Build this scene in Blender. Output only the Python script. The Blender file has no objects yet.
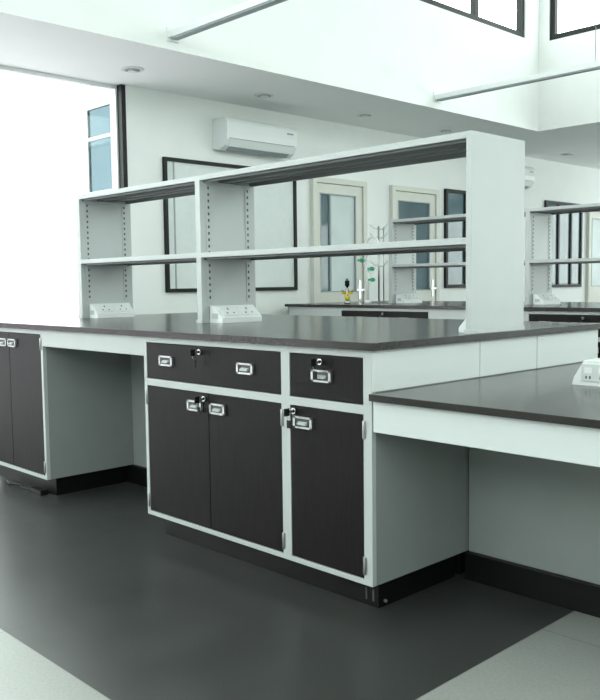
import bpy, bmesh, math
from mathutils import Vector, Matrix
scene=bpy.context.scene
try:
    scene.view_settings.view_transform='Standard'
    scene.view_settings.look='None'
except Exception: pass

# ---------------- materials ----------------
def mat(name,col,rough=.5,metal=0.,noise=0.,nscale=30.,stretch=(1,1,1),spec=.5,bump=0.):
    m=bpy.data.materials.new(name); m.use_nodes=True
    nt=m.node_tree; b=nt.nodes['Principled BSDF']
    b.inputs['Base Color'].default_value=(*col,1); b.inputs['Roughness'].default_value=rough
    b.inputs['Metallic'].default_value=metal
    b.inputs['Specular IOR Level'].default_value=spec
    if noise>0 or bump>0:
        tc=nt.nodes.new('ShaderNodeTexCoord'); mp=nt.nodes.new('ShaderNodeMapping')
        mp.inputs['Scale'].default_value=stretch
        n=nt.nodes.new('ShaderNodeTexNoise'); n.inputs['Scale'].default_value=nscale; n.inputs['Detail'].default_value=5
        nt.links.new(tc.outputs['Object'],mp.inputs['Vector']); nt.links.new(mp.outputs['Vector'],n.inputs['Vector'])
        r=nt.nodes.new('ShaderNodeValToRGB')
        r.color_ramp.elements[0].position=.3; r.color_ramp.elements[1].position=.7
        r.color_ramp.elements[0].color=(*[c*(1-noise) for c in col],1)
        r.color_ramp.elements[1].color=(*[min(1,c*(1+noise)) for c in col],1)
        nt.links.new(n.outputs['Fac'],r.inputs['Fac']); nt.links.new(r.outputs['Color'],b.inputs['Base Color'])
        if bump>0:
            bp=nt.nodes.new('ShaderNodeBump'); bp.inputs['Strength'].default_value=bump; bp.inputs['Distance'].default_value=.002
            nt.links.new(n.outputs['Fac'],bp.inputs['Height']); nt.links.new(bp.outputs['Normal'],b.inputs['Normal'])
    return m
def glassmat(name,col,alpha):
    m=bpy.data.materials.new(name); m.use_nodes=True; nt=m.node_tree
    for n in list(nt.nodes): nt.nodes.remove(n)
    o=nt.nodes.new('ShaderNodeOutputMaterial'); mx=nt.nodes.new('ShaderNodeMixShader')
    t=nt.nodes.new('ShaderNodeBsdfTransparent'); t.inputs['Color'].default_value=(*col,1)
    g=nt.nodes.new('ShaderNodeBsdfGlossy'); g.inputs['Roughness'].default_value=.03
    mx.inputs[0].default_value=alpha
    nt.links.new(t.outputs[0],mx.inputs[1]); nt.links.new(g.outputs[0],mx.inputs[2]); nt.links.new(mx.outputs[0],o.inputs[0])
    return m
M={}
M['wall']=mat('wall_paint',(.79,.81,.795),.75,noise=.015,nscale=4)
M['ceil']=mat('ceiling_paint',(.91,.93,.92),.8,noise=.01,nscale=3)
M['cab']=mat('cabinet_white_laminate',(.45,.475,.467),.45,noise=.02,nscale=8)
M['side']=mat('cabinet_grey_side_laminate',(.25,.27,.262),.5,noise=.03,nscale=8)  # darker grey copy of the cabinet tone, on side and knee panels
M['rack']=mat('powder_coated_steel',(.46,.485,.482),.4,noise=.015,nscale=8)
M['rackgrey']=mat('shelf_channel_steel',(.14,.15,.15),.5)  # darker than the rack steel: shade under the shelves put into the colour
M['dark']=mat('dark_woodgrain_laminate',(.0080,.0064,.0064),.45,noise=.35,nscale=14,stretch=(6,6,.6),bump=.1,spec=.16)
M['top']=mat('phenolic_countertop',(.020,.0175,.016),.20,noise=.15,nscale=60,spec=.42)
M['plinth']=mat('black_plinth',(.005,.005,.005),.4,spec=.25)
M['metal']=mat('brushed_steel',(.50,.50,.50),.3,1.)
M['chrome']=mat('chrome',(.65,.66,.66),.15,1.)
M['black']=mat('black_plastic',(.008,.008,.008),.5,spec=.2)
M['slot']=mat('slot_shadow_steel',(.07,.075,.075),.6)
M['white']=mat('white_plastic',(.74,.765,.76),.4,noise=.01,nscale=5)
M['apron']=mat('desk_white_laminate',(.58,.61,.605),.4,noise=.01,nscale=5)
M['frame']=mat('black_aluminium_frame',(.008,.010,.010),.5,spec=.25)
M['greyframe']=mat('grey_aluminium',(.30,.34,.35),.4)
M['paleframe']=mat('white_aluminium',(.75,.78,.78),.4)
M['tint']=mat('tinted_glass_pane',(.08,.13,.15),.06,noise=.3,nscale=2)
M['blind']=mat('white_blind_fabric',(.68,.73,.71),.8,noise=.02,nscale=20)
M['cream']=mat('off_white_door_paint',(.62,.625,.565),.5,noise=.02,nscale=6)
M['pane']=mat('frosted_door_glass',(.55,.62,.61),.45,noise=.08,nscale=2)
M['green']=mat('green_tap_handle',(.01,.30,.16),.35)
M['yellow']=mat('yellow_tap_handle',(.70,.55,.03),.35)
M['glass']=glassmat('clear_glass',(.97,.99,.985),.03)
M['blueglass']=glassmat('blue_glass',(.20,.26,.29),.04)
M['pink']=mat('outdoor_wall_paint',(.40,.33,.38),.8,noise=.05,nscale=2)
M['ground']=mat('outdoor_paving',(.45,.40,.43),.9,noise=.08,nscale=1)

def floormat():
    m=bpy.data.materials.new('vinyl_floor_two_tone'); m.use_nodes=True; nt=m.node_tree; N=nt.nodes; Lk=nt.links
    b=N['Principled BSDF']; b.inputs['Specular IOR Level'].default_value=.42
    g=N.new('ShaderNodeNewGeometry'); s=N.new('ShaderNodeSeparateXYZ'); Lk.new(g.outputs['Position'],s.inputs[0])
    def mth(op,a,v=None,v2=None):
        n=N.new('ShaderNodeMath'); n.operation=op; Lk.new(a,n.inputs[0])
        if v is not None:
            if isinstance(v,(int,float)): n.inputs[1].default_value=v
            else: Lk.new(v,n.inputs[1])
        return n.outputs[0]
    a=mth('LESS_THAN',s.outputs['Y'],-.90); c=mth('GREATER_THAN',s.outputs['X'],.44)
    mx=mth('MAXIMUM',a,c)
    # welded sheet seams
    sx=mth('LESS_THAN',mth('PINGPONG',mth('SUBTRACT',s.outputs['X'],.44),.6),.0025)
    sy=mth('LESS_THAN',mth('PINGPONG',mth('ADD',s.outputs['Y'],.90),.6),.0025)
    seam=mth('MULTIPLY',mth('MAXIMUM',sx,sy),.35)
    n1=N.new('ShaderNodeTexNoise'); n1.inputs['Scale'].default_value=2.0; n1.inputs['Detail'].default_value=6; n1.inputs['Roughness'].default_value=.6
    Lk.new(g.outputs['Position'],n1.inputs['Vector'])
    n2=N.new('ShaderNodeTexNoise'); n2.inputs['Scale'].default_value=110; n2.inputs['Detail'].default_value=3
    Lk.new(g.outputs['Position'],n2.inputs['Vector'])
    hv=mth('MULTIPLY',mth('ADD',n1.outputs['Fac'],n2.outputs['Fac']),.5)
    def ramp(c0,c1):
        r=N.new('ShaderNodeValToRGB'); r.color_ramp.elements[0].position=.3; r.color_ramp.elements[1].position=.7
        r.color_ramp.elements[0].color=(*c0,1); r.color_ramp.elements[1].color=(*c1,1); Lk.new(hv,r.inputs['Fac']); return r
    rd=ramp((.027,.028,.027),(.046,.048,.045)); rl=ramp((.24,.253,.235),(.34,.353,.327))
    mixn=N.new('ShaderNodeMix'); mixn.data_type='RGBA'
    Lk.new(mx,mixn.inputs[0]); Lk.new(rd.outputs['Color'],mixn.inputs[6]); Lk.new(rl.outputs['Color'],mixn.inputs[7])
    mix2=N.new('ShaderNodeMix'); mix2.data_type='RGBA'; mix2.inputs[7].default_value=(.012,.012,.012,1)
    Lk.new(seam,mix2.inputs[0]); Lk.new(mixn.outputs[2],mix2.inputs[6])
    Lk.new(mix2.outputs[2],b.inputs['Base Color'])
    rr=N.new('ShaderNodeMapRange'); rr.inputs['From Min'].default_value=.3; rr.inputs['From Max'].default_value=.7
    rr.inputs['To Min'].default_value=.30; rr.inputs['To Max'].default_value=.42
    Lk.new(n1.outputs['Fac'],rr.inputs['Value']); Lk.new(rr.outputs[0],b.inputs['Roughness'])
    return m
M['floor']=floormat()

# ---------------- mesh builder ----------------
class B:
    def __init__(s,name): s.name=name; s.bm=bmesh.new(); s.mats=[]
    def mi(s,m):
        if m not in s.mats: s.mats.append(m)
        return s.mats.index(m)
    def box(s,x0,x1,y0,y1,z0,z1,m):
        x0,x1=sorted((x0,x1)); y0,y1=sorted((y0,y1)); z0,z1=sorted((z0,z1))
        v=[s.bm.verts.new(c) for c in ((x0,y0,z0),(x1,y0,z0),(x1,y1,z0),(x0,y1,z0),(x0,y0,z1),(x1,y0,z1),(x1,y1,z1),(x0,y1,z1))]
        k=s.mi(m)
        for f in ((0,3,2,1),(4,5,6,7),(0,1,5,4),(1,2,6,5),(2,3,7,6),(3,0,4,7)):
            s.bm.faces.new([v[i] for i in f]).material_index=k
    def prism(s,prof,axis,a0,a1,m,smooth=False):
        def P(p,a):
            return {'y':(p[0],a,p[1]),'x':(a,p[0],p[1]),'z':(p[0],p[1],a)}[axis]
        k=s.mi(m); n=len(prof)
        A=[s.bm.verts.new(P(p,a0)) for p in prof]; C=[s.bm.verts.new(P(p,a1)) for p in prof]
        fs=[s.bm.faces.new(A),s.bm.faces.new(C[::-1])]
        for i in range(n):
            f=s.bm.faces.new([A[i],C[i],C[(i+1)%n],A[(i+1)%n]]); f.smooth=smooth; fs.append(f)
        for f in fs: f.material_index=k
        bmesh.ops.recalc_face_normals(s.bm,faces=fs)
    def cyl(s,c,axis,r,h,m,seg=16,r2=None):
        rot={'z':Matrix(),'x':Matrix.Rotation(math.pi/2,4,'Y'),'y':Matrix.Rotation(math.pi/2,4,'X')}[axis]
        k=s.mi(m)
        res=bmesh.ops.create_cone(s.bm,cap_ends=True,segments=seg,radius1=r,radius2=r if r2 is None else r2,depth=h,matrix=Matrix.Translation(c)@rot)
        fs=set(f for v in res['verts'] for f in v.link_faces)
        for f in fs: f.material_index=k; f.smooth=len(f.verts)==4
    def tube(s,pts,r,m,seg=10):
        k=s.mi(m); pts=[Vector(p) for p in pts]; rings=[]
        up=Vector((.13,.97,.2)).normalized()
        for i,p in enumerate(pts):
            t=((pts[min(i+1,len(pts)-1)]-pts[max(i-1,0)])).normalized()
            a=t.cross(up)
            if a.length<.05: a=t.cross(Vector((1,0,0)))
            a.normalize(); b=t.cross(a).normalized()
            rings.append([s.bm.verts.new(p+a*r*math.cos(2*math.pi*j/seg)+b*r*math.sin(2*math.pi*j/seg)) for j in range(seg)])
        fs=[]
        for i in range(len(rings)-1):
            for j in range(seg):
                f=s.bm.faces.new([rings[i][j],rings[i][(j+1)%seg],rings[i+1][(j+1)%seg],rings[i+1][j]]); f.smooth=True; fs.append(f)
        fs.append(s.bm.faces.new(rings[0][::-1])); fs.append(s.bm.faces.new(rings[-1]))
        for f in fs: f.material_index=k
        bmesh.ops.recalc_face_normals(s.bm,faces=fs)
    def done(s,bevel=0.,loc=None,parent=None):
        me=bpy.data.meshes.new(s.name); s.bm.to_mesh(me); s.bm.free()
        for m in s.mats: me.materials.append(M[m])
        o=bpy.data.objects.new(s.name,me); scene.collection.objects.link(o)
        if loc: o.location=loc
        if parent: o.parent=parent
        if bevel>0:
            b=o.modifiers.new('bevel','BEVEL'); b.width=bevel; b.segments=2; b.limit_method='ANGLE'; b.angle_limit=math.radians(50)
        return o

# ---------------- room shell ----------------
YF,YB=-6.0,12.0; XL,XR=-4.3,5.5; ZC=2.735; ZH=5.0; XB=-3.2; YK=6.45; SILL=3.68
def grid_wall(name,axis,a0,a1,u0,u1,z0,z1,holes,m='wall'):
    b=B(name)
    us=sorted(set([u0,u1]+[h for H in holes for h in H[:2]])); zs=sorted(set([z0,z1]+[h for H in holes for h in H[2:]]))
    for i in range(len(us)-1):
        run=None
        for j in range(len(zs)-1):
            cu=(us[i]+us[i+1])/2; cz=(zs[j]+zs[j+1])/2
            solid=not any(H[0]<cu<H[1] and H[2]<cz<H[3] for H in holes)
            if solid:
                if run is None: run=[zs[j],zs[j+1]]
                else: run[1]=zs[j+1]
            if (not solid or j==len(zs)-2) and run:
                if axis=='x': b.box(a0,a1,us[i],us[i+1],run[0],run[1],m)
                else: b.box(us[i],us[i+1],a0,a1,run[0],run[1],m)
                run=None
    return b.done()
f=B('floor'); f.box(XL-.15,XR+.15,YF-.15,YB+.15,-.1,0,'floor'); f.done()
GE=1.845
grid_wall('wall_left','x',XL-.15,XL,YF,YB,0,ZC,[(-4.5,GE,0.0,ZC)])
BW=[(-3.6,.3,.9,2.5),(.9,5.0,.9,2.5)]  # unseen windows, added to brighten the far end of the hall
grid_wall('wall_back','y',YB,YB+.15,XL-.15,XR+.15,0,ZC,BW)
RW=[(-5,-1,3.0,ZH-.2),(-.6,3,3.0,ZH-.2),(3.4,6.2,3.0,ZH-.2),(7.0,11.5,.6,2.6)]  # last entry: unseen window added to light the far hall
FW=[(-2.8,.9,2.6,ZH-.3),(1.3,5.1,2.6,ZH-.3)]
grid_wall('wall_right','x',XR,XR+.15,YF,YB,0,ZH,RW)
grid_wall('wall_front','y',YF-.15,YF,XL-.15,XR+.15,0,ZH,FW)
c=B('ceiling'); c.box(XL-.15,XB,YF,YB+.15,ZC,ZC+.12,'ceil'); c.box(XB,XR+.15,YK,YB+.15,ZC,ZC+.12,'ceil')
c.box(XB-.15,XR+.15,YF-.15,YK+.15,ZH,ZH+.12,'ceil'); c.done()
grid_wall('wall_bulkhead_left','x',XB-.12,XB,YF,YK+.12,ZC+.12,ZH,[(-5.6,6.18,SILL,ZH-.25)])
grid_wall('wall_bulkhead_left_lower','x',XB-.0,XB+.004,YF,YK,ZC-.002,ZC+.14,[])
grid_wall('wall_bulkhead_back','y',YK,YK+.12,XB,XR,ZC+.12,ZH,[(XB+.12,XR-.3,SILL,ZH-.25)])
grid_wall('wall_bulkhead_back_lower','y',YK-.004,YK,XB,XR,ZC-.002,ZC+.14,[])

def fr_x(b,x0,x1,y0,y1,z0,z1,muls,t,m,glass=None,gx=None,hz=()):
    b.box(x0,x1,y0,y1,z0,z0+t,m); b.box(x0,x1,y0,y1,z1-t,z1,m)
    b.box(x0,x1,y0,y0+t,z0+t,z1-t,m); b.box(x0,x1,y1-t,y1,z0+t,z1-t,m)
    for q in muls: b.box(x0,x1,q-t/2,q+t/2,z0+t,z1-t,m)
    for q in hz: b.box(x0+.003,x1-.003,y0+t,y1-t,q-t/2,q+t/2,m)
    if glass:
        g=(x0+x1)/2 if gx is None else gx
        b.box(g-.004,g+.004,y0+t*.5,y1-t*.5,z0+t*.5,z1-t*.5,glass)
def fr_y(b,y0,y1,x0,x1,z0,z1,muls,t,m,glass=None,hz=()):
    b.box(x0,x1,y0,y1,z0,z0+t,m); b.box(x0,x1,y0,y1,z1-t,z1,m)
    b.box(x0,x0+t,y0,y1,z0+t,z1-t,m); b.box(x1-t,x1,y0,y1,z0+t,z1-t,m)
    for q in muls: b.box(q-t/2,q+t/2,y0,y1,z0+t,z1-t,m)
    for q in hz: b.box(x0+t,x1-t,y0+.003,y1-.003,q-t/2,q+t/2,m)
    if glass:
        g=(y0+y1)/2; b.box(x0+t*.5,x1-t*.5,g-.004,g+.004,z0+t*.5,z1-t*.5,glass)
w=B('window_1')
fr_x(w,XB-.08,XB-.02,-5.6,6.18,SILL,ZH-.25,[-4,-2.6,-1.2,.2,1.6,3.0,4.4,5.3],.06,'frame','glass'); w.done()
w=B('window_2')
fr_y(w,YK+.02,YK+.08,XB+.12,XR-.3,SILL,ZH-.25,[-1.6,0,1.6,3.2],.06,'frame','glass'); w.done()
w=B('window_3'); fr_x(w,XL-.12,XL-.06,-4.5,GE,0,ZC,[-3.2,-1.9,-.6,.69],.03,'paleframe','glass')
w.box(XL-.075,XL+.006,GE-.015,GE+.025,0,ZC-.002,'frame'); w.done()
w=B('window_4')
fr_y(w,GE,GE+.03,-4.90,-4.47,1.88,2.64,[],.03,'greyframe','blueglass',hz=(2.36,)); w.done()
for i,(a,b_,z0,z1) in enumerate(RW):
    w=B('window_%d'%(5+i)); fr_x(w,XR+.04,XR+.1,a,b_,z0,z1,[(a+b_)/2],.06,'frame','glass'); w.done()  # the last of these is the added far-hall window
for i,(a,b_,z0,z1) in enumerate(FW):
    w=B('window_%d'%(9+i)); fr_y(w,YF-.1,YF-.04,a,b_,z0,z1,[(a+b_)/2],.06,'frame','glass'); w.done()
for i,(a,b_,z0,z1) in enumerate(BW):
    w=B('window_%d'%(14+i)); fr_y(w,YB+.04,YB+.1,a,b_,z0,z1,[(a+b_)/2],.06,'frame','glass'); w.done()
w=B('window_11'); fr_x(w,XL+.001,XL+.03,2.22,3.78,1.03,2.185,[],.032,'frame'); 
w.box(XL+.001,XL+.012,2.25,3.75,1.06,2.155,'blind'); w.box(XL+.012,XL+.020,2.32,2.332,1.06,2.155,'greyframe'); w.done()
w=B('window_12'); fr_x(w,XL+.001,XL+.035,6.22,7.45,1.02,2.19,[6.62,7.03],.04,'frame'); w.box(XL+.001,XL+.015,6.26,7.4,1.06,2.15,'tint'); w.done()
w=B('window_13'); fr_x(w,XL+.001,XL+.035,8.5,9.52,1.0,2.19,[8.85,9.2],.04,'frame'); w.box(XL+.001,XL+.015,8.55,9.48,1.05,2.15,'tint'); w.done()
def door(name,y0,y1,leafmat,panemat,style):
    b=B(name); zt=2.16; t=.055; W0=XL+.001
    b.box(W0,XL+.05,y0,y0+t,0,zt,leafmat); b.box(W0,XL+.05,y1-t,y1,0,zt,leafmat); b.box(W0,XL+.05,y0+t,y1-t,zt-t,zt,leafmat)
    a0,a1=y0+t+.004,y1-t-.004; s=.10; zb,zz=1.0,zt-t-.10
    x0,x1=W0,XL+.03
    b.box(x0,x1,a0,a0+s*.55,0.01,zt-t-.005,leafmat); b.box(x0,x1,a1-s,a1,0.01,zt-t-.005,leafmat)
    b.box(x0,x1,a0+s*.55,a1-s,zz,zt-t-.005,leafmat); b.box(x0,x1,a0+s*.55,a1-s,.01,zb,leafmat)
    b.box(x0,x0+.012,a0+s*.55,a1-s,zb,zz,panemat)
    gm='greyframe'; g=.012
    for (u0,u1,v0,v1) in ((a0+s*.55,a0+s*.55+g,zb,zz),(a1-s-g,a1-s,zb,zz),(a0+s*.55,a1-s,zb,zb+g),(a0+s*.55,a1-s,zz-g,zz)):
        b.box(x0,x1+.004,u0,u1,v0,v1,gm)
    if style: 
        mid=a0+s*.55+.14
        b.box(x0,x1+.002,mid,mid+.02,zb+g,zz-g,'greyframe'); b.box(x0+.012,x0+.014,a0+s*.55+g,mid,zb+g,zz-g,'tint')
    b.cyl((x1+.03,a1-.05,1.02),'x',.012,.06,'metal'); b.box(x1+.045,x1+.06,a1-.16,a1-.04,1.01,1.03,'metal')
    b.box(x1,x1+.006,a1-.07,a1-.03,.92,1.12,'metal')
    b.done()
door('door_1',3.99,4.80,'cream','pane',True)
door('door_2',5.22,6.07,'cream','tint',False)
door('door_3',9.70,10.6,'cream','pane',False)
b=B('baseboard_left')
for a0,a1 in ((1.88,3.98),(4.81,5.21),(6.08,9.69),(10.61,12)): b.box(XL,XL+.012,a0,a1,0,.1,'plinth')
b.done()

# ---------------- outdoors ----------------
b=B('ground_outdoor'); b.box(-40,-4.46,-30,40,-.12,-.02,'ground'); b.done()
b=B('boundary_wall'); b.box(-13.2,-13,-12,22,-.02,1.7,'pink')
for z in (1.85,2.05,2.25): b.box(-13.13,-13.07,-12,22,z,z+.05,'pink')
for i in range(18): b.box(-13.14,-13.06,-12+2*i,-11.94+2*i,1.7,2.3,'pink')
b.done()

# ---------------- cabinets ----------------
def handle(b,x,z,yF,s,w=.094,h=.042):
    Y=lambda a:yF+s*a
    e=.007
    b.box(x-w/2,x+w/2,Y(-.004),Y(.004),z-h/2,z+h/2,'metal')
    for (u0,u1,v0,v1) in ((x-w/2,x+w/2,z+h/2-e,z+h/2),(x-w/2,x+w/2,z-h/2,z-h/2+e),(x-w/2,x-w/2+e*1.6,z-h/2,z+h/2),(x+w/2-e*1.6,x+w/2,z-h/2,z+h/2)):
        b.box(u0,u1,Y(-.010),Y(-.004),v0,v1,'metal')
    b.box(x-w/2+.012,x+w/2-.012,Y(-.0055),Y(-.004),z-h/2+e,z+h/2-e,'slot')
    b.prism([(Y(-.004),z+.004),(Y(-.016),z-.002),(Y(-.016),z-.008),(Y(-.004),z-.007)],'x',x-w*.22,x+w*.22,'cab')
def lock(b,x,z,yF,s,key=True):
    Y=lambda a:yF+s*a
    b.cyl((x,Y(-.004),z),'y',.011,.014,'chrome'); b.cyl((x,Y(-.012),z),'y',.006,.004,'black')
    if key:
        b.box(x-.002,x+.002,Y(-.035),Y(-.012),z-.005,z+.004,'metal')
        b.box(x-.003,x+.003,Y(-.052),Y(-.030),z-.014,z+.012,'black')
        b.tube([(x,Y(-.045),z-.010),(x+.004,Y(-.042),z-.022),(x+.001,Y(-.030),z-.034)],.0012,'metal',6)
        b.box(x-.009,x+.010,Y(-.034),Y(-.031),z-.058,z-.030,'black')
def hinge(b,x,z,yF,s):
    Y=lambda a:yF+s*a
    b.cyl((x,Y(-.003),z),'z',.004,.060,'metal',10); b.box(x-.009,x+.009,Y(-.001),Y(.004),z-.028,z+.028,'metal')
def cabinet(b,x0,x1,yF,s,sl,sr,ndoor,drawer,dh,hs,locks,depth=.54,zt=.875):
    Y=lambda a:yF+s*a
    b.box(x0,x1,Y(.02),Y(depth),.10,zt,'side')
    b.box(x0,x0+sl,Y(0),Y(.02),.10,zt,'cab'); b.box(x1-sr,x1,Y(0),Y(.02),.10,zt,'cab')
    i0,i1=x0+sl,x1-sr
    b.box(i0,i1,Y(0),Y(.02),.85,zt,'cab'); b.box(i0,i1,Y(0),Y(.02),.10,.118,'cab')
    g=.003
    if drawer:
        b.box(i0,i1,Y(0),Y(.02),.665,.695,'cab')
        b.box(i0+g,i1-g,Y(.001),Y(.019),.695+g,.85-g,'dark')
        for hx in dh: handle(b,hx,.777,Y(.001),s)
        ztop=.665
    else: ztop=.85
    wd=(i1-i0)/ndoor
    for k in range(ndoor):
        b.box(i0+wd*k+g*.7,i0+wd*(k+1)-g*.7,Y(.001),Y(.019),.118+g,ztop-g,'dark')
    for hx in hs: handle(b,hx,ztop-.057,Y(.001),s)
    for lx,lz in locks: lock(b,lx,lz,Y(.001),s,key=(lz>.8 and hx<-.3) or lz<.7)
    for zz in (.165,ztop-.05):
        if ndoor==2: hinge(b,i0-.004,zz,Y(0),s); hinge(b,i1+.004,zz,Y(0),s)
        else: hinge(b,(i1+.004) if hs[0]<(i0+i1)/2 else (i0-.004),zz,Y(0),s)

def pedestal(name,x0,x1,y0,y1,z,h,both=False,left=False):
    b=B(name); q0=.042
    if both: prof=[(x0,z),(x1,z),(x1-.006,z+h*.30),(x1-q0,z+h),(x0+q0,z+h),(x0+.006,z+h*.30)]
    elif left: prof=[(x0,z),(x1,z),(x1,z+h),(x1-.02,z+h),(x0,z+h*.3)]
    else: prof=[(x0,z),(x1,z),(x1,z+h*.3),(x0+.03,z+h),(x0,z+h)]
    b.prism(prof,'y',y0,y1,'white')
    if not left:
        p0=Vector((x1-(.006 if both else 0),z+h*.30)); p1=Vector(((x1-q0) if both else x0+.03,z+h))
        d=(p1-p0); nrm=Vector((d.y,-d.x)).normalized(); 
        if nrm.x<0: nrm=-nrm
        L=y1-y0
        def plates(p0,d,nrm):
            for i in range(2):
                ya=y0+L*(.08+i*.46); yb=ya+L*.38
                q=[p0+d*.15,p0+d*.88]
                b.prism([tuple(q[0]),tuple(q[0]+nrm*.004),tuple(q[1]+nrm*.004),tuple(q[1])],'y',ya,yb,'white')
                for k,(fa,fb,u0,u1) in enumerate(((.30,.38,.24,.34),(.30,.38,.66,.76),(.60,.74,.46,.54))):
                    s0=p0+d*fa+nrm*.004; s1=p0+d*fb+nrm*.004
                    b.prism([tuple(s0),tuple(s0+nrm*.001),tuple(s1+nrm*.001),tuple(s1)],'y',ya+(yb-ya)*u0,ya+(yb-ya)*u1,'slot')
        plates(p0,d,nrm)
        if both:
            p0=Vector((x0+.006,z+h*.30)); p1=Vector((x0+q0,z+h)); d=p1-p0
            plates(p0,d,Vector((-d.y,d.x)).normalized())
            xa=x0+.035; xb=x1-.035
            b.box(xa,xb,y0-.004,y0,z+h*.18,z+h*.86,'apron')
            for k in range(3):
                u=xa+.012+k*(xb-xa-.02)/3
                b.box(u,u+.026,y0-.006,y0-.004,z+h*.50,z+h*.72,'white'); b.box(u+.004,u+.009,y0-.0055,y0-.004,z+h*.28,z+h*.40,'slot'); b.box(u+.017,u+.022,y0-.0055,y0-.004,z+h*.28,z+h*.40,'slot')
            for k in range(4): b.box(x0+.055+k*.035,x0+.073+k*.035,y0+.02,y1-.02,z+h,z+h+.0015,'apron')
        else: b.box((x0+x1)/2-.03,(x0+x1)/2+.012,y0-.003,y0,z+h*.25,z+h*.55,'cab')
    return b.done(.002)

def rack(name,xs,y1,y2,z0,zt,zm,t=.038,te=.024):
    b=B(name)
    n=len(xs)
    for i,x in enumerate(xs):
        if i==n-1: a0,a1=x-te,x
        else: a0,a1=x,x+t
        b.box(a0,a1,y1,y2,z0,zt,'rack')
        b.box(a0-.005,a1+.003,y1-.005,y2+.005,z0,z0+.015,'rack')
        faces=[]
        if i<n-1: faces.append((a1,1))
        if i>0: faces.append((a0,-1))
        for fx,sg in faces:
            for yc in (y1+.05,y2-.05):
                b.box(fx,fx+sg*.004,yc-.014,yc+.014,z0+.10,zt-.05,'rack')
                z=z0+.12
                while z<zt-.06:
                    b.box(fx+sg*.004,fx+sg*.0052,yc-.005,yc+.005,z,z+.014,'slot'); z+=.032
    for i in range(n-1):
        a0=xs[i]+t; a1=xs[i+1]-(te if i==n-2 else 0)
        for zz in (zt,zm):
            b.box(a0,a1,y1,y2,zz-.010,zz,'rack')
            b.box(a0,a1,y1,y1+.012,zz-.024,zz-.010,'rack'); b.box(a0,a1,y2-.012,y2,zz-.024,zz-.010,'rack')
            b.box(a0,a1,y1+.020,y1+.034,zz-.034,zz-.010,'rackgrey'); b.box(a0,a1,y2-.034,y2-.020,zz-.034,zz-.010,'rackgrey')
            b.box(a0,a1,y1+.12,y1+.165,zz-.030,zz-.010,'rackgrey'); b.box(a0,a1,y2-.165,y2-.12,zz-.030,zz-.010,'rackgrey')
            for q in (a0,a1-.012): b.box(q,q+.012,y1+.036,y2-.036,zz-.045,zz-.030,'rack')
    return b.done(.0015)

CT0,CT1=.875,.90
YE=1.535
# ---- main island ----
b=B('laboratory_island_bench')
cabinet(b,-1.295,-.405,0,1,.02,.022,2,True,[-1.126,-.62],[-.935,-.79],[(-.895,.826),(-.872,.642)])
cabinet(b,-.405,0,0,1,.022,.036,1,True,[-.221],[-.313],[(-.225,.826),(-.357,.645)])
cabinet(b,-2.97,-2.21,0,1,.02,.02,2,False,[],[-2.655,-2.545],[])
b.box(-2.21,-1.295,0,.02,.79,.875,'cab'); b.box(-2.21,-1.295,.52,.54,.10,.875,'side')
yb=YE-.022
cabinet(b,-2.97,-2.07,yb,-1,.02,.02,2,True,[-2.8,-2.25],[-2.6,-2.44],[(-2.52,.826)],depth=.50)
cabinet(b,-1.2,-.6,yb,-1,.02,.02,2,True,[-.9],[-.98,-.82],[],depth=.50)
cabinet(b,-.6,-.0,yb,-1,.02,.02,2,True,[-.3],[-.38,-.22],[],depth=.50)
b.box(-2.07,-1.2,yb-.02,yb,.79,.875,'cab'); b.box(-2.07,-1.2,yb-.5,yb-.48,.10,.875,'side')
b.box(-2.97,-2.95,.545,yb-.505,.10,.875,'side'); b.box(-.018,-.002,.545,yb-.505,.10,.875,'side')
for y0,y1 in ((0.002,.598),(.602,.998),(1.002,yb)): b.box(0,.004,y0,y1,.74,.873,'apron')
for x0,x1 in ((-2.93,-2.25),(-1.27,-.035)): b.box(x0,x1,.07,.50,0,.10,'plinth')
b.box(-2.25,-1.27,.50,.53,0,.10,'plinth'); b.box(-2.93,-.035,.53,yb-.07,0,.10,'plinth')
for x in (-.09,-.06): b.box(x,x+.006,.066,.07,.02,.06,'slot')
b.cyl((-.03,.10,.02),'x',.006,.01,'metal',8)
b.box(-2.985,.022,-.022,YE,CT0,CT1,'top')
b.done(.0015)
# ---- low desk ----
b=B('laboratory_desk')
TX=1.75
b.box(.006,TX,-.022,YE,.715,.737,'top')
b.box(.006,TX-.02,.0,.02,.612,.715,'apron'); b.box(.006,TX-.02,yb-.02,yb,.612,.715,'apron')
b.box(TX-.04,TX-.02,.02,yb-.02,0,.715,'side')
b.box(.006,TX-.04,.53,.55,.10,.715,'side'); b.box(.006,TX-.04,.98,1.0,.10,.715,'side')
b.box(.0061,TX-.04,.505,.53,0,.10,'plinth'); b.box(.006,TX-.04,.535,.98,0,.10,'plinth')
b.done(.0015)
rack('reagent_shelf_rack',[-2.82,-1.645,-.005],.556,.912,CT1,1.63,1.25)
pedestal('power_outlet_pedestal',-1.60,-1.50,.60,.86,CT1,.085)
pedestal('power_outlet_pedestal',-2.775,-2.685,.60,.86,CT1,.085)
pedestal('power_outlet_pedestal',-.092,-.0345,.60,.86,CT1,.06,left=True)
pedestal('power_outlet_pedestal',.36,.60,.62,.86,.737,.085,both=True)

b=B('power_cable')
b.tube([(-2.75,.03,.009),(-2.66,.005,.009),(-2.58,.035,.009),(-2.50,.01,.009),(-2.43,.03,.009),(-2.36,.02,.012)],.006,'black',8)
b.box(-2.42,-2.30,.005,.045,.001,.028,'black')
b.done()

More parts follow.
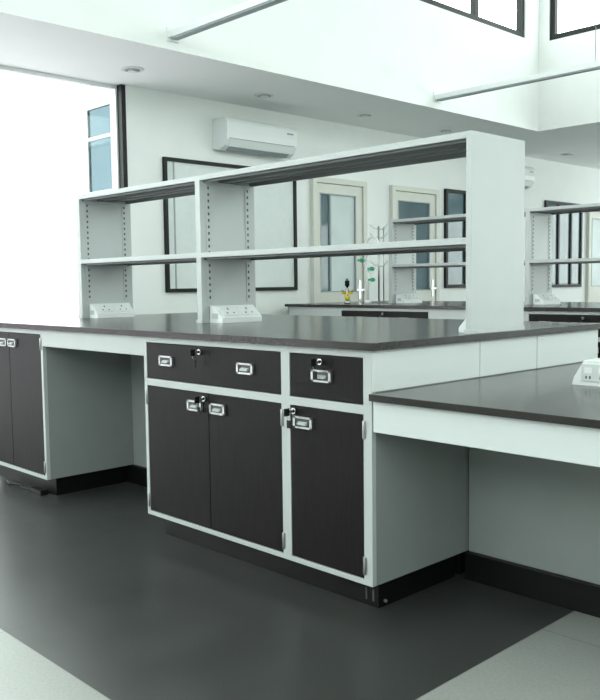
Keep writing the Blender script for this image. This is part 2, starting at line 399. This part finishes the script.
# ---- second island ----
D=3.5
b=B('laboratory_island_bench')
cabinet(b,-3.44,-2.43,D,1,.02,.02,2,True,[-3.2,-2.7],[-3.0,-2.87],[(-2.93,.826)])
cabinet(b,-1.55,-.65,D,1,.02,.02,2,True,[-1.4,-.85],[-1.18,-1.03],[(-1.1,.826)])
cabinet(b,-.65,.2,D,1,.02,.02,2,True,[-.45,.0],[-.3,-.15],[])
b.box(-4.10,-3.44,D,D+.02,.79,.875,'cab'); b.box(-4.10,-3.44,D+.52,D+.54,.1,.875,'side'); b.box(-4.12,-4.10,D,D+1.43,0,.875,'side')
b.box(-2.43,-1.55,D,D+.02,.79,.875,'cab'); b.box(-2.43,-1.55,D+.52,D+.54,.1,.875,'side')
for x0,x1 in ((-4.10,-3.0),(-3.0,-2.0),(-2.0,-1.0),(-1.0,.2)):
    cabinet(b,x0,x1,D+1.43,-1,.02,.02,2,True,[x0+.25,x1-.25],[(x0+x1)/2-.08,(x0+x1)/2+.08],[],depth=.5)
b.box(-3.42,-2.45,D+.07,D+.5,0,.1,'plinth'); b.box(-1.53,.16,D+.07,D+.5,0,.1,'plinth'); b.box(-4.10,.16,D+.53,D+1.36,0,.1,'plinth')
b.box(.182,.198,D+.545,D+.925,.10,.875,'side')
b.box(-4.14,.222,D-.022,D+1.452,CT0,CT1,'top'); b.done(.0015)
rack('reagent_shelf_rack',[-3.33,-1.90,-.45,.18],D+.556,D+.914,CT1,1.67,1.26)
pedestal('power_outlet_pedestal',-3.285,-3.18,D+.60,D+.86,CT1,.085)
pedestal('power_outlet_pedestal',-1.855,-1.75,D+.60,D+.86,CT1,.085)

# ---- laboratory faucet & fixtures ----
b=B('laboratory_faucet')
fx,fy=-3.42,3.86
b.cyl((fx,fy,.915),'z',.035,.03,'white'); b.cyl((fx,fy,1.13),'z',.013,.42,'white')
pts=[(fx,fy,1.30)]+[(fx+.075-.075*math.cos(a),fy-.02,1.42+.09*math.sin(a)) for a in [math.pi*i/10 for i in range(11)]]+[(fx+.15,fy-.02,1.36)]
b.tube(pts,.010,'white')
for k,(dx,z) in enumerate(((-.06,1.30),(.06,1.22),(.07,1.12))):
    b.cyl((fx+dx/2,fy,z),'x',.009,abs(dx),'white'); b.cyl((fx+dx,fy-.01,z),'y',.018,.03,'green'); b.box(fx+dx-.035,fx+dx+.035,fy-.035,fy-.025,z-.009,z+.009,'green')
b.done()
b=B('gas_tap'); gx,gy=-3.66,3.84
b.cyl((gx,gy,.912),'z',.03,.024,'chrome'); b.cyl((gx,gy,.99),'z',.014,.16,'chrome'); b.cyl((gx,gy,1.09),'z',.022,.05,'black')
b.cyl((gx-.035,gy,1.02),'x',.008,.07,'chrome'); b.cyl((gx+.035,gy,1.02),'x',.008,.07,'chrome')
b.box(gx-.045,gx-.02,gy-.03,gy+.03,.985,1.01,'yellow'); b.box(gx+.02,gx+.045,gy-.03,gy+.03,.985,1.01,'yellow'); b.cyl((gx,gy,.955),'z',.024,.04,'yellow')
b.cyl((gx,gy,1.125),'z',.012,.02,'green')
b.done()
b=B('glassware_drying_stand'); sx,sy=-3.56,4.18
b.box(sx-.09,sx+.09,sy-.07,sy+.07,.90,.915,'metal'); b.cyl((sx,sy,1.27),'z',.009,.72,'metal')
b.cyl((sx+.06,sy,1.27),'z',.006,.70,'metal')
for z in (1.25,1.40,1.52,1.60):
    b.tube([(sx-.10,sy-.01,z+.05),(sx-.05,sy-.005,z+.015),(sx,sy,z),(sx+.06,sy,z),(sx+.12,sy-.01,z+.05)],.006,'white',8)
b.done()

# ---- air conditioner ----
def ac(y0,y1,name='air_conditioner'):
    b=B(name); x=XL+.002; zb,zt=2.285,2.565
    prof=[(x,zb+.02),(x+.10,zb),(x+.165,zb+.035),(x+.20,zb+.09),(x+.212,zb+.16),(x+.210,zt-.04),(x+.198,zt-.012),(x+.17,zt),(x,zt)]
    b.prism(prof,'y',y0,y1,'white')
    b.prism([(x+.168,zb+.032),(x+.172,zb+.028),(x+.208,zb+.088),(x+.203,zb+.092)],'y',y0+.04,y1-.04,'white')
    b.prism([(x+.203,zb+.094),(x+.2085,zb+.094),(x+.2095,zb+.100),(x+.204,zb+.100)],'y',y0+.03,y1-.03,'greyframe')
    b.prism([(x+.11,zb-.001),(x+.16,zb+.026),(x+.158,zb+.036),(x+.11,zb+.006)],'y',y0+.06,y1-.06,'greyframe')
    b.box(x+.205,x+.2135,y1-.13,y1-.05,zb+.20,zb+.215,'greyframe')
    for k in range(9): b.box(x+.03+.015*k,x+.036+.015*k,y0+.03,y1-.03,zt-.001,zt+.002,'slot')
    return b.done(.004)
ac(2.77,3.62)
ac(7.0,7.9)

for y in (-1.0,.32,1.64,2.98,4.30,5.62,6.94,8.26):
    b=B('recessed_downlight'); 
    b.cyl((-3.83,y,ZC-.004),'z',.085,.008,'white',28); b.cyl((-3.83,y,ZC-.009),'z',.058,.004,'greyframe',24); b.cyl((-3.83,y,ZC-.014),'z',.035,.012,'white',20)
    b.done()
for y in (-1.5,1.56,4.60):
    b=B('linear_pendant_light'); z0=2.80
    b.box(XB+.006,2.6,y-.035,y+.035,z0+.012,z0+.055,'white'); b.box(XB+.03,2.58,y-.028,y+.028,z0,z0+.012,'greyframe')
    b.box(XB+.0041,XB+.014,y-.05,y+.05,z0-.01,z0+.08,'white')
    for x in (-1.6,.3,2.2): b.cyl((x,y,(z0+.06+ZH)/2),'z',.003,ZH-z0-.06,'metal',6)
    b.done()

# ---------------- world & lights ----------------
wd=bpy.data.worlds.new('overcast_sky'); scene.world=wd; wd.use_nodes=True
bg=wd.node_tree.nodes['Background']; bg.inputs[0].default_value=(.925,1.0,.975,1); bg.inputs[1].default_value=6.4
def portal(loc,rot,sx,sy):
    l=bpy.data.lights.new('window_portal','AREA'); l.shape='RECTANGLE'; l.size=sx; l.size_y=sy
    l.cycles.is_portal=True
    o=bpy.data.objects.new('window_portal',l); scene.collection.objects.link(o); o.location=loc; o.rotation_euler=rot
h=math.pi/2
portal((XL-.2,-1.33,1.37),(0,-h,0),2.7,6.3)
portal((XB-.16,.3,4.2),(0,-h,0),1.1,11.6)
portal((1,YK+.16,4.2),(-h,0,0),8,1.1)
portal((XR+.2,.6,3.9),(0,h,0),1.9,11.2)
portal((XR+.2,9.25,1.6),(0,h,0),2.0,4.5)
portal((1.15,YF-.2,3.65),(h,0,0),7.9,2.2)
portal((.7,YB+.2,1.7),(-h,0,0),8.6,1.6)

# ---------------- camera ----------------
p=[1.7756,-2.0275,1.0887,.8038,-.0779,-.0121,845.03]
yaw,pitch,roll=p[3:6]
F=Vector((-math.sin(yaw)*math.cos(pitch),math.cos(yaw)*math.cos(pitch),math.sin(pitch)))
R0=Vector((math.cos(yaw),math.sin(yaw),0)); U0=R0.cross(F)
R=R0*math.cos(roll)+U0*math.sin(roll); U=-R0*math.sin(roll)+U0*math.cos(roll)
cam=bpy.data.cameras.new('camera'); co=bpy.data.objects.new('camera',cam); scene.collection.objects.link(co)
cam.sensor_fit='HORIZONTAL'; cam.sensor_width=36; cam.lens=p[6]/600*36; cam.clip_start=.05
Mx=Matrix(((R.x,U.x,-F.x,p[0]),(R.y,U.y,-F.y,p[1]),(R.z,U.z,-F.z,p[2]),(0,0,0,1)))
co.matrix_world=Mx
scene.camera=co
